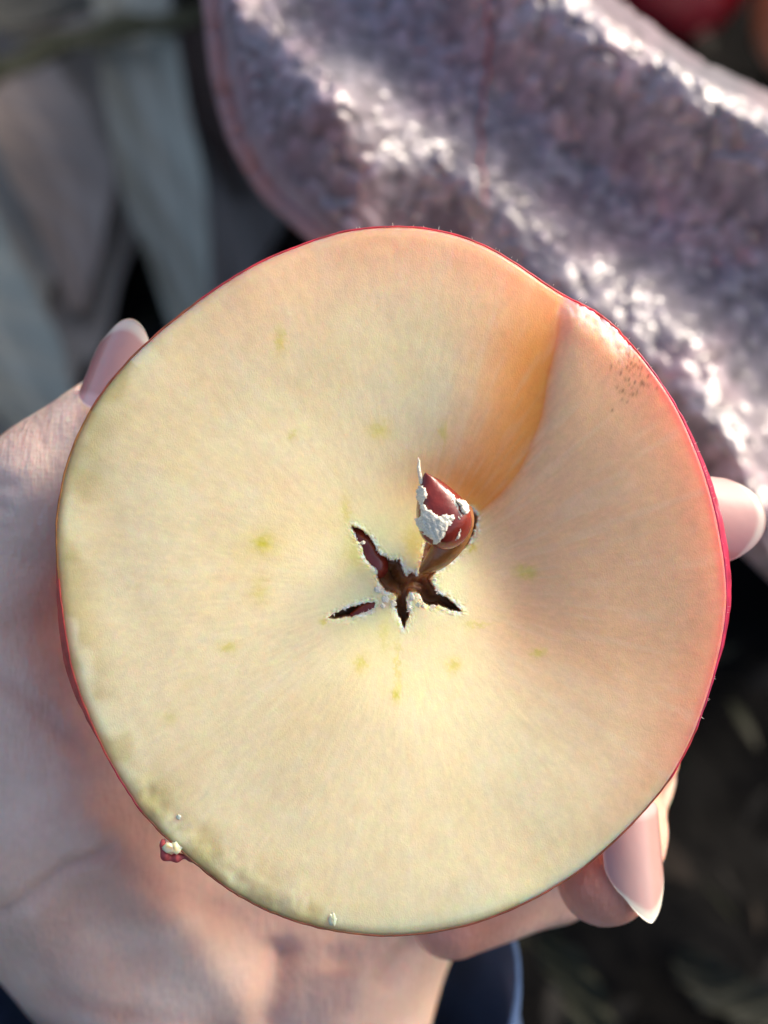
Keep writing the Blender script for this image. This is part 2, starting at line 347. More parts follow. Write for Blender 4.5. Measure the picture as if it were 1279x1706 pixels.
def face_z(q):
    """height of the cut face above its plane, mm"""
    d = np.hypot(q[:,0]-cc[0], q[:,1]-cc[1]); th = np.arctan2(q[:,1]-cc[1], q[:,0]-cc[0])
    ne = .5+.5*np.cos(th-R(72))                # 1 towards the upper right
    ee = .5+.5*np.cos(th-R(10))
    wv = sstep(0, 15, d); ne = ne*wv+.28*(1-wv); ee = ee*wv+.28*(1-wv)
    z = -5.2*np.exp(-(d/13.5)**1.9)*(.10+1.1*ne)
    z += -3.8*(1-sstep(4, 42, d))*ee**1.4        # the right side slopes down to the core
    dd, t, sd = segdist(q, RIDGE); sd = dd*np.where(sd > 0, 1, -1)
    cf = sstep(6, 15, d)
    H = .5*(1-.45*t)*cf*sstep(0, .3, t)
    z += np.where(sd > 0, H*sstep(0, 1.6, sd)*np.exp(-np.clip(sd, 0, 99)/14), 0)
    z += np.where(sd <= 0, -1.15*(1-.25*t)*np.exp(-(np.clip(-sd, 0, 99)/7.5)**1.6), -1.15*(1-.25*t)*np.exp(-(np.clip(sd, 0, 99)/1.7)**1.2))*cf
    # bevelled rim that catches the sun, upper right
    e = rout(th)-d; s = sstep(R(45), R(49), th)*(1-sstep(R(59), R(62.5), th))
    z -= s*(1-sstep(0, 3.6, e))**1.2*(.75+.9*(fbm(np.stack([q[:,0], q[:,1], 0*d], 1), 2.2, 1, 3)-.5))
    z -= .25*(1-sstep(0, 1.3, e))*(1-.9*sstep(R(-45), R(-25), th)*(1-sstep(R(38), R(46), th)))              # slightly rounded edge
    p = np.stack([q[:,0], q[:,1], 0*d], 1)
    z += (fbm(p+9, .055, 0, 2)-.5)*1.2 + (fbm(p, .6, 1, 3)-.5)*.05
    # torn pits along the lower left edge
    s2 = sstep(R(-150), R(-140), th)*(1-sstep(R(-112), R(-100), th))
    z += s2*(1-sstep(0, 6, e))*(fbm(p, .7, 2, 4)-.55)*.7
    return z
apple = empty('apple_half')
tag(apple, 'halved apple with cream cut face and star-shaped core, held in the hand', 'apple')
def build_flesh():
    NA = 960
    rn = np.r_[np.linspace(.0, 11.5, 112), 11.5+(np.linspace(0, 1, 92)[1:])**1.15*100]
    th = np.linspace(-np.pi, np.pi, NA, endpoint=False)
    Rr = rout(th)-.25
    NB = len(rn); s = np.where(rn <= 11.5, 0, (rn-11.5)/100)
    RR = np.where(rn[None, :] <= 11.5, rn[None, :], 11.5+s[None, :]*(Rr[:,None]-11.5))
    q = np.stack([cc[0]+RR*np.cos(th)[:,None], cc[1]+RR*np.sin(th)[:,None]], -1).reshape(-1, 2)
    z = face_z(q); p = np.stack([q[:,0], q[:,1], 0*z], 1)
    jit = np.stack([fbm(p, 2.6, 0, 3)-.5, fbm(p+50, 2.6, 1, 3)-.5], 1)*1.1
    qq = q+jit*.32
    hd = np.full(len(q), 99.); ins = np.zeros(len(q), bool)
    near = np.hypot(q[:,0]-cc[0], q[:,1]-cc[1]) < 16
    for k_, H in enumerate((HOLE, HOLE2)):
        dn, _, _ = segdist(qq[near], H, True); i_ = inside(qq[near], H); sdn = np.where(i_, -dn, dn)
        hd[near] = np.minimum(hd[near], sdn-.13)
    depth = sstep(0, .28, -hd)*3.2+sstep(.4, 2.2, -hd)*1.6
    rim = np.exp(-(np.clip(hd, 0, 99)/.55)**2)*(hd > -.05)
    rag = fbm(p, 3.5, 2, 3)
    z = z-depth+rim*(rag-.4)*.45
    # ------ tissue colour, with some sun glow, shade and glare painted in
    d = np.hypot(q[:,0]-cc[0], q[:,1]-cc[1]); ang = np.arctan2(q[:,1]-cc[1], q[:,0]-cc[0]); e = rout(ang)-d
    C = np.tile(np.array([.88, .76, .47]), (len(q), 1))
    def mixc(c, f):
        nonlocal C
        f = np.clip(f, 0, 1)[:,None]; C = C*(1-f)+np.array(c)*f
    n1 = fbm(p, .12, 0, 3); mixc([.85, .66, .34], sstep(.45, .75, n1)*.3)
    n2 = fbm(p+21, .35, 1, 3); mixc([.84, .76, .52], sstep(.5, .8, n2)*.25)
    mixc([.70, .68, .32], .42*np.exp(-(d/12.5)**4)*(.45+.55*sstep(.35, .6, fbm(p, .22, 2, 2))))
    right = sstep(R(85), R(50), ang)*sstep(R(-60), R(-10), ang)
    mixc([.88, .52, .28], .85*right*sstep(4, 16, d))  # shade of the side turned from the sun, painted as tan
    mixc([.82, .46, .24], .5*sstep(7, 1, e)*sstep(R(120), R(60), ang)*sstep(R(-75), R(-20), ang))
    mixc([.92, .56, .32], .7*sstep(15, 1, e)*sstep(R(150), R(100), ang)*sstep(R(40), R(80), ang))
    mixc([.88, .16, .13], .18*sstep(7.0, .0, e)**1.1*sstep(R(95), R(40), ang)*sstep(R(-60), R(-25), ang))  # red backlight through the right rim, painted into the flesh
    mixc([.86, .30, .20], .55*sstep(1.6, .1, e)*sstep(R(165), R(120), ang)*(ang > 0))
    # olive-brown oxidised edge, left
    m = ((ang > R(140)) | (ang < R(-100))).astype(float)
    mixc([.58, .46, .20], .8*sstep(6.5, .4, e)*m*sstep(.35, .65, fbm(p+4, .3, 0, 2)))
    mixc([.50, .30, .10], .6*sstep(1.0, .1, e)*m)
    for (a, b, rr_, st) in [(150,780,2.6,.5),(265,1330,2.8,.55),(330,1400,2.6,.4),(180,660,2.6,.35),(420,1480,4,.3),(115,930,1.2,.6)]:
        c_ = at(a, b)[:2]; dd = np.hypot(q[:,0]-c_[0], q[:,1]-c_[1]); mixc([.55, .48, .20], st*np.exp(-(dd/rr_)**2))
    # orange glow of sun through the flesh, painted in beside the fracture
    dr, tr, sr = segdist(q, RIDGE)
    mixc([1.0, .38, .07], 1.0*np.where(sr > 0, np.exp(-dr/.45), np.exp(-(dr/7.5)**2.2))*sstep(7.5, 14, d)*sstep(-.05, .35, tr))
    # vascular spots
    for (a, b, rx, ry, st) in [(437,905,.9,.8,.9),(437,905,2.4,1.8,.35),(488,724,.5,.5,.5),(467,570,.5,1.5,.5),(380,1080,1.1,.6,.5),(600,1108,.7,.9,.6),(660,1160,.5,.7,.75),(662,1110,.35,3.5,.35),(757,1112,.8,.9,.6),(900,1092,.8,.5,.55),(882,955,1.3,.8,.6),(740,722,.5,1.2,.5),(632,716,1.3,.9,.55),(432,985,1.1,1.6,.35),(790,915,.6,.5,.6),(537,1037,.5,.5,.6),(285,1195,.7,.7,.3),(575,850,.5,1.6,.45),(800,1045,1.6,.3,.4),(690,905,1.4,2.2,.5),(590,925,1.6,2,.4),(640,1060,.6,2,.3)]:
        c_ = at(a, b)[:2]; dd = np.hypot((q[:,0]-c_[0]+jit[:,0])/rx, (q[:,1]-c_[1]+jit[:,1])/ry); mixc([.66, .58, .05], 1.1*st*np.exp(-dd**2))
    gr = fbm(np.stack([ang*60, d*.9, 0*d], 1), 1.0, 1, 2); C = C*(1+.12*(gr-.5)*sstep(5, 14, d))[:,None]; C = C*(1+.07*(fbm(p, 2.6, 2, 2)-.5))[:,None]
    # faint radial fibres
    fib = vnoise(np.stack([ang*34, d*.18, 0*d], 1), 1.0, 2); mixc([.88, .82, .62], .12*sstep(.55, .9, fib)*sstep(8, 16, d))
    fib = vnoise(np.stack([ang*40, d*.35, 9+0*d], 1), 1.0, 1); mixc([.74, .56, .26], .14*sstep(.6, .95, fib)*sstep(6, 12, d))
    mixc([.84, .14, .15], .6*sstep(1.6, .1, e)*sstep(R(-42), R(-22), ang)*(1-sstep(R(42), R(47), ang)))  # same red rim glow painted again, tight to the edge
    mixc([.84, .80, .74], .7*sstep(R(45), R(49), ang)*(1-sstep(R(59), R(62.5), ang))*sstep(3.2, .8, e+1.5*(fbm(p, .9, 0, 3)-.5)))  # sun glare on the bevelled rim, painted near-white
    mixc([.74, .48, .17], .65*sstep(1.5, .2, e)*((ang < R(-70)) | (ang > R(150))))
    # brown bruise specks near the upper right rim
    for _ in range(120):
        g = RNG.randn(2); cpx = (1055+g[0]*17, 622+g[1]*30); c_ = at(*cpx)[:2]
        if abs(cpx[1]-628) < 8 and RNG.rand() < .5: continue
        dd = np.hypot(q[:,0]-c_[0], q[:,1]-c_[1]); mixc([.30, .10, .04], .75*np.exp(-(dd/RNG.uniform(.07, .17))**2))
    # white torn fringe round the core and brown cavity walls
    mixc([.90, .85, .70], .95*rim*sstep(.44, .58, fbm(p, .9, 0, 3))*sstep(.7, .0, hd))
    mixc([.30, .12, .04], sstep(.0, .14, -hd)); mixc([.20, .08, .03], sstep(.8, 2.4, -hd)*.6)
    top = np.stack([q[:,0], q[:,1], z], 1)
    # closed back hull, just inside the skin
    hull = []; ctr = at(652, 968)[:2]
    edge = np.stack([cc[0]+Rr*np.cos(th), cc[1]+Rr*np.sin(th)], 1); ez = face_z(edge)
    ts = np.linspace(.02, 1, 26)
    for t in ts: hull.append(hull_ring(edge, ez, th, t, ctr, -.15))
    hull = np.array(hull).transpose(1, 0, 2).reshape(-1, 3)
    hc = np.tile(np.array([.80, .62, .38]), (len(hull), 1))
    F1 = grid_faces(NA, NB, True); n1_ = len(top)
    F2 = grid_faces(NA, 26, True)+n1_
    i = np.arange(NA); j = (i+1) % NA
    F3 = np.stack([i*NB+NB-1, j*NB+NB-1, n1_+j*26, n1_+i*26], 1)
    F = np.vstack([F1, F2, F3])
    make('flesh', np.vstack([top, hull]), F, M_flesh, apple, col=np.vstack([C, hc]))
DEPTH = 34.0
def bulge(th):
    return 1.15*np.exp(-((((th-R(191))+np.pi) % (2*np.pi)-np.pi)/R(18))**2)+1.0*np.exp(-((((th-R(8))+np.pi) % (2*np.pi)-np.pi)/R(30))**2)
def hull_ring(edge, ez, th, t, ctr, off):
    a = t*np.pi/2; s = math.cos(a)**.75 if t < 1 else 0.0
    out = (edge-ctr)/np.linalg.norm(edge-ctr, axis=1)[:,None]
    b = bulge(th)*min(1, t/.03)*math.exp(-((t-.05)/.16)**2) if t < .7 else 0*th
    xy = ctr+(edge-ctr)*s+out*(b+(off if t < .99 else 0))[:,None] if not np.isscalar(b) else ctr+(edge-ctr)*s
    zz = ez*(1-t)-DEPTH*math.sin(a)-.35
    if off < 0 and t > .9: zz = zz+.3
    return np.stack([xy[:,0], xy[:,1], zz], 1)
build_flesh()
def build_skin():
    NA = 960; th = np.linspace(-np.pi, np.pi, NA, endpoint=False); Ro = rout(th)
    wav = .10*(vnoise(np.stack([np.cos(th)*40, np.sin(th)*40, 0*th], 1), 1, 1)-.5)
    ctr = at(652, 968)[:2]
    def ring(off): r = Ro+off+wav; return np.stack([cc[0]+r*np.cos(th), cc[1]+r*np.sin(th)], 1)
    ez = face_z(ring(-.4)); rows = []
    for off, dz in ((-.24, -.9), (-.24, -.06), (-.18, .0), (-.08, -.02), (0, -.12)):
        g = ring(off); rows.append(np.stack([g[:,0], g[:,1], ez+dz], 1))
    for t in np.linspace(.012, 1, 40)**1.25: rows.append(hull_ring(ring(0), ez, th, t, ctr, 0))
    V = np.array(rows).transpose(1, 0, 2).reshape(-1, 3); k = len(rows)
    n = fbm(V, .25, 0, 3); st = vnoise(np.stack([np.arctan2(V[:,1], V[:,0])*30, V[:,2]*.1, 0*n], 1), 1, 1)
    C = np.array([.78, .09, .13])*(1-st[:,None]*.5)+np.array([.75, .22, .18])*(st[:,None]*.5*n[:,None])
    rowi = np.tile(np.arange(k), NA); ang = np.repeat(th, k)
    br = (((ang > R(125)) & (ang < R(178))) | ((ang < R(-35)) & (ang > R(-140))))   # darker, browner rim stretches
    lf = ((np.abs(ang) > R(150)))[:,None]; C = np.where(lf, np.array([.88, .17, .13])*(.8+.3*n[:,None]), C)
    pur = (((ang > R(-25)) & (ang < R(45))))[:,None]; C = np.where(pur, C*.5+np.array([.62, .07, .26])*.5, C)
    C = np.where((br & (rowi < 6))[:,None], C*np.array([.75, 1.9, .8]), C)
    make('skin', V, grid_faces(NA, k, True), M_skin, apple, col=C)
build_skin()

# seeds
def teardrop(L, W, T, n=40, m=28, seed=0):
    """tip at +x"""
    V = []
    for i in range(n):
        t = i/(n-1); x = L*(t-.5); r = (max(0, math.sin(math.pi*t**.80)))**.75*(1-.38*t)
        for j in range(m):
            a = 2*math.pi*j/m; V.append((x, W*r*math.cos(a)*.62, T*r*math.sin(a)*.62*(1+.10*math.cos(2*a))))
    V = np.array(V); V += ((fbm(V+seed*9, .6, 1, 2)-.5)*.35)[:,None]*np.array([0, 1, 1])
    F = [(i*m+j, (i+1)*m+j, (i+1)*m+(j+1)%m, i*m+(j+1)%m) for i in range(n-1) for j in range(m)]
    return V, F
def place(V, c, d, roll=0):
    d = np.array(d, float); d /= np.linalg.norm(d); z = np.array([0, 0, 1.]); y = np.cross(z, d); y /= np.linalg.norm(y); z = np.cross(d, y)
    y2 = y*math.cos(roll)+z*math.sin(roll); z2 = -y*math.sin(roll)+z*math.cos(roll)
    return np.asarray(c)+V[:,:1]*d+V[:,1:2]*y2+V[:,2:3]*z2
SC, SD = at(733, 850, 1.2), np.array([-.36, .88, .32])
V, F = teardrop(9.9, 6.0, 5.8, seed=1); SV = place(V, SC, SD, .25)
seed_main = make('seed', SV, F, M_seed, apple); seed_main['label'] = 'red-brown seed standing out of the core, crusted white'
V, F = teardrop(7.8, 3.2, 3.2, seed=2); s2 = make('seed', place(V, at(611, 917, face_z(at(611,917)[None,:2])[0]-2.0), (-.50, .82, .12), .3), F, M_seed, apple)
V, F = teardrop(4.6, 1.9, 1.6, seed=3); s3 = make('seed', place(V, at(606, 1019, face_z(at(606,1019)[None,:2])[0]-1.1), (-.9, -.35, .05), 0), F, M_seed, apple)
# amber carpel shell behind the main seed
def shell():
    path = np.array([at(712,962,-3.2), at(735,945,-1.8), at(757,920,-.6), at(775,893,.2), at(787,868,.6), at(795,848,.6)])
    n, m = 30, 16; t = np.linspace(0, 1, n); k = np.linspace(0, 1, 6)
    C = np.stack([np.interp(t, k, path[:,i]) for i in range(3)], 1)
    for _ in range(4): C[1:-1] = (C[:-2]+C[2:]+2*C[1:-1])/4
    T = np.gradient(C, axis=0); T /= np.linalg.norm(T, axis=1)[:,None]; S = np.cross(T, [0, 0, 1.]); S /= np.linalg.norm(S, axis=1)[:,None]; U = np.cross(S, T)
    V = []; Cc = []
    for lay in (0, -.16):
        for i in range(n):
            wd = 1.9*math.sin(math.pi*min(1, (t[i]*.92+.06)))**.6
            for j in range(m):
                a = -1.0+2.0*j/(m-1)
                V.append(C[i]+S[i]*(wd*math.sin(a*1.1)-1.0)+U[i]*(1.6*(math.cos(a*1.3)-1)+lay+.7))
                f = j/(m-1); Cc.append(np.array([.28, .05, .012])*(1-f)+np.array([.42, .19, .05])*f if t[i] < .75 else np.array([.45, .05, .015])*(1-f)+np.array([.5, .25, .10])*f)
    F = np.vstack([grid_faces(n, m), grid_faces(n, m)[:, ::-1]+n*m])
    make('carpel_shell', V, F, M_shell, apple, col=np.array(Cc))
shell()
# white crust patches on the seed: raised, ragged skins following the seed
def crust(name, poly_px, parent, thick=.35, sp=.09, offs=.15):
    poly = ats(cr(poly_px), 2.5)[:, :2]; mn = poly.min(0)-.3; mx = poly.max(0)+.3
    gx = np.arange(mn[0], mx[0], sp); gy = np.arange(mn[1], mx[1], sp); X, Y = np.meshgrid(gx, gy, indexing='ij'); q = np.stack([X.ravel(), Y.ravel()], 1)
    p = np.stack([q[:,0], q[:,1], 0*q[:,0]], 1)
    qj = q+np.stack([fbm(p, 3, 0, 3)-.5, fbm(p+30, 3, 1, 3)-.5], 1)*.55
    d, _, _ = segdist(qj, poly, True); sd = np.where(inside(qj, poly), d, -d)
    # seed height under each point
    tz = np.full(len(q), -9.); S = SV[SV[:,2] > SC[2]-1.0]
    for i in range(0, len(q), 400):
        D = (q[i:i+400, None, 0]-S[None,:,0])**2+(q[i:i+400, None, 1]-S[None,:,1])**2
        wgt = np.exp(-D/.06)*np.exp((S[None,:,2]-SC[2])*1.5); tz[i:i+400] = (wgt*S[None,:,2]).sum(1)/(wgt.sum(1)+1e-12)
        far = D.min(1) > .5; tz[i:i+400][far] = SC[2]-.2
    z = tz+offs+thick*sstep(0, .35, sd)*(.5+fbm(p, 2.2, 2, 3))
    keep = sd > 0; nx, ny = X.shape
    top = np.stack([q[:,0], q[:,1], z], 1); bot = top-np.array([0, 0, .32]); N = len(q); K = keep.reshape(nx, ny)
    cell = K[:-1, :-1] & K[1:, :-1] & K[1:, 1:] & K[:-1, 1:]; idx = np.arange(N).reshape(nx, ny)
    I, J = np.nonzero(cell); a, b, c, e = idx[I, J], idx[I+1, J], idx[I+1, J+1], idx[I, J+1]
    F = [tuple(f) for f in np.stack([a, b, c, e], 1)]+[tuple(f) for f in np.stack([e, c, b, a], 1)+N]
    for i, j in zip(I, J):
        for di, dj, u, v_ in ((-1, 0, idx[i, j+1], idx[i, j]), (1, 0, idx[i+1, j], idx[i+1, j+1]), (0, -1, idx[i, j], idx[i+1, j]), (0, 1, idx[i+1, j+1], idx[i, j+1])):
            ii, jj = i+di, j+dj
            if not (0 <= ii < cell.shape[0] and 0 <= jj < cell.shape[1] and cell[ii, jj]): F.append((v_, u, u+N, v_+N))
    V = np.vstack([top, bot]); used = np.unique(np.array([k for f in F for k in f])); mp = -np.ones(len(V), int); mp[used] = np.arange(len(used))
    make(name, V[used], [tuple(int(mp[k]) for k in f) for f in F], M_fuzz, parent)
crust('white_crust', [(635,285),(660,290),(680,325),(678,350),(655,372),(672,400),(705,415),(735,445),(775,435),(812,440),(820,465),(792,500),(775,540),(745,590),(715,605),(690,570),(655,545),(620,510),(605,465),(640,440),(630,380),(608,340),(612,305)], seed_main, .4)
crust('white_crust', [(828,345),(850,355),(885,362),(908,395),(910,425),(880,442),(860,425),(850,395),(835,375)], seed_main, .5)
crust('white_crust', [(700,245),(725,262),(740,290),(722,288),(702,268)], seed_main, .06, offs=.02)
crust('white_crust', [(850,505),(862,520),(850,560),(828,590),(820,580),(838,550)], seed_main, .1, .06, offs=.02)
crust('white_crust', [(770,290),(800,310),(830,350),(840,400),(862,450),(866,475),(846,462),(826,400),(795,340)], seed_main, .05, .06, offs=.0)
v, f = tube([at(702,806,2.6), at(697,778,2.9), at(698,768,3.1), at(696,762,3.3)], [.26, .2, .13, .03], 8); make('seed_tip', v, f, M_fuzz, seed_main)
# torn bits: fringe of tiny shreds round the opening
def shreds():
    V = []; F = []
    def put(c, d, L, wd):
        b = len(V); d = np.array(d)/np.linalg.norm(d); s = np.cross(d, [0, 0, 1.]); s /= np.linalg.norm(s)+1e-9; u = np.cross(s, d)
        for t, k in ((0, 1), (.5, .75), (1, .12)):
            for a in range(5): V.append(c+d*L*t+(s*math.cos(a*1.2566)+u*math.sin(a*1.2566))*wd*k)
        for r in range(2):
            for a in range(5): F.append((b+r*5+a, b+r*5+(a+1)%5, b+(r+1)*5+(a+1)%5, b+(r+1)*5+a))
        F.append(tuple(b+10+a for a in range(5)))
    rs = np.random.RandomState(3)
    for H, n in ((HOLE, 130), (HOLE2, 20)):
        seg = np.diff(np.vstack([H, H[:1]]), axis=0); L = np.hypot(*seg.T); cs = np.r_[0, np.cumsum(L)]; cen = H.mean(0)
        for _ in range(n):
            u = rs.rand()*cs[-1]; i = np.searchsorted(cs, u)-1; p = H[i]+seg[i]*(u-cs[i])/L[i]
            if H is HOLE and 16 < i < 26 and rs.rand() < .85: continue
            nr = np.array([seg[i][1], -seg[i][0]])/L[i]
            if inside(np.array([p+nr*.1]), H)[0] == False: nr = -nr
            z = face_z(np.array([p-nr*.4]))[0]
            put(np.array([p[0]-nr[0]*.25, p[1]-nr[1]*.25, z-.05]), [nr[0]+rs.randn()*.5, nr[1]+rs.randn()*.5, rs.uniform(-.3, .6)], rs.uniform(.2, .5), rs.uniform(.05, .12))
    o = make('torn_tissue', V, F, M_fuzz, apple, smooth=False); o['kind'] = 'stuff'
    V.clear(); F.clear()
    # peel shreds and lint on the outer rim
    for _ in range(46):
        th = rs.choice([R(rs.uniform(-25, 45)), R(rs.uniform(45, 100))]); r = rout(np.array([th]))[0]
        c = np.array([cc[0]+r*math.cos(th), cc[1]+r*math.sin(th), -.3])
        put(c, [math.cos(th)+rs.randn()*.5, math.sin(th)+rs.randn()*.5, .4], rs.uniform(.15, .45), .035)
    o = make('rim_fuzz', V, F, M_fuzz, apple, smooth=False); o['kind'] = 'stuff'
    V.clear(); F.clear()
shreds()
def lump(name, c, rad, m, seed, parent=None, sq=(1, 1, 1)):
    n, k = 22, 14; V = []
    for i in range(n):
        for j in range(k):
            a = 2*math.pi*i/n; t = math.pi*j/(k-1); V.append((math.sin(t)*math.cos(a), math.sin(t)*math.sin(a), math.cos(t)))
    V = np.array(V); V = V*(1+1.4*(fbm(V+seed*5, 2.0, 0, 3)-.5))[:,None]*rad*np.array(sq)+np.asarray(c)
    return make(name, V, grid_faces(n, k, True), m, parent)
pf = lump('peel_flake', at(288,1411,-.3), .95, M_crumb, 1, apple, (1, .8, .7)); pf['label'] = 'curled scrap of peel and flesh on the lower left rim'
pp = np.array([at(272,1398,-.6), at(270,1418,-.6), at(280,1431,-.7), at(298,1428,-.8), at(316,1424,-1), at(340,1446,-1.1), at(352,1458,-1.3)])
tt_ = np.linspace(0, 6, 40); pp = np.stack([np.interp(tt_, range(7), pp[:,i]) for i in range(3)], 1)
for _ in range(14): pp[1:-1] = (pp[:-2]+pp[2:]+2*pp[1:-1])/4
vv, ff = tube(pp, np.interp(tt_, range(7), [.2,.5,.55,.45,.4,.3,.1])*(1+.3*np.sin(tt_*5)), 12)
make('peel', vv, ff, mat('peel_scrap', base=(.50,.09,.09), rough=.35, trans=.3, bumps=[('n', 1, .0003, ONE)]), pf)
for a_, b_, r_, q_ in [(554,1530,.65,(.6,1.2,.35)),(297,1362,.35,(.7,1,.3))]:
    c_ = at(a_, b_); c_[2] = face_z(c_[None,:2])[0]+.05; lump('flesh_crumb', c_, r_, M_crumb, a_ % 7, apple, q_)
for n_, (a_, b_, r_, q_) in enumerate([(630,985,.55,(1,.8,.6)),(642,1000,.6,(.8,1,.6)),(655,1008,.45,ONE),(637,1012,.4,ONE),(688,998,.55,(.8,1.1,.6)),(697,1010,.5,(1,.8,.5)),(684,1015,.35,ONE),(706,1013,.3,ONE),(722,1013,.28,(1.4,.7,.6)),(738,1020,.28,(1.5,.6,.6)),(752,1027,.25,(1.5,.6,.6)),(604,905,.3,ONE),(640,925,.35,(1.3,.7,.6)),(655,932,.3,(1.3,.7,.6)),(678,955,.3,(.7,1.4,.6)),(694,955,.35,(.6,1.5,.6)),(700,940,.3,(.6,1.4,.6)),(726,968,.3,ONE)]):
    c_ = at(a_, b_); r_ *= .8; c_[2] = face_z(c_[None,:2])[0]-.08; lump('torn_crumb', c_, r_, M_fuzz, n_, apple, q_)

# ---------------------------------------------------------------- the hand
def surface_nets(Fv, org, h):
    nx, ny, nz = Fv.shape; S = Fv < 0
    cnt = np.zeros((nx-1, ny-1, nz-1), np.int16); acc = np.zeros((nx-1, ny-1, nz-1, 3), np.float32)
    for ax in range(3):
        sl0 = [slice(None)]*3; sl1 = [slice(None)]*3; sl0[ax] = slice(0, -1); sl1[ax] = slice(1, None)
        a = Fv[tuple(sl0)]; b = Fv[tuple(sl1)]; cr_ = S[tuple(sl0)] != S[tuple(sl1)]; t = np.where(cr_, a/(a-b+1e-12), 0)
        o1, o2 = [k for k in range(3) if k != ax]
        for d1 in (0, 1):
            for d2 in (0, 1):
                s = [slice(None)]*3; n1 = (nx, ny, nz)[o1]; n2 = (nx, ny, nz)[o2]; s[o1] = slice(d1, n1-1+d1); s[o2] = slice(d2, n2-1+d2); s = tuple(s)
                c = cr_[s]; cnt += c; acc[..., ax] += np.where(c, t[s], 0); acc[..., o1] += c*d1; acc[..., o2] += c*d2
    act = cnt > 0; idx = -np.ones(act.shape, int); idx[act] = np.arange(act.sum())
    V = (np.argwhere(act)+acc[act]/cnt[act][:,None])*h+org; Fs = []
    for ax in range(3):
        sl0 = [slice(1, -1)]*3; sl1 = [slice(1, -1)]*3; sl0[ax] = slice(0, -1); sl1[ax] = slice(1, None)
        a = S[tuple(sl0)]; b = S[tuple(sl1)]; I = np.argwhere(a != b); o1, o2 = [(1, 2), (2, 0), (0, 1)][ax]
        if not len(I): continue
        fl = a[tuple(I.T)]; g = I.copy()
        for k in (o1, o2): g[:,k] += 1
        def cell(d1, d2): c = g.copy(); c[:,o1] -= d1; c[:,o2] -= d2; return idx[tuple(c.T)]
        q = np.stack([cell(1, 1), cell(0, 1), cell(0, 0), cell(1, 0)], 1); q[~fl] = q[~fl][:, ::-1]; Fs.append(q)
    return V, np.vstack(Fs)
def smin(a, b, k):
    h = np.clip(.5+.5*(b-a)/k, 0, 1); return b*(1-h)+a*h-k*h*(1-h)
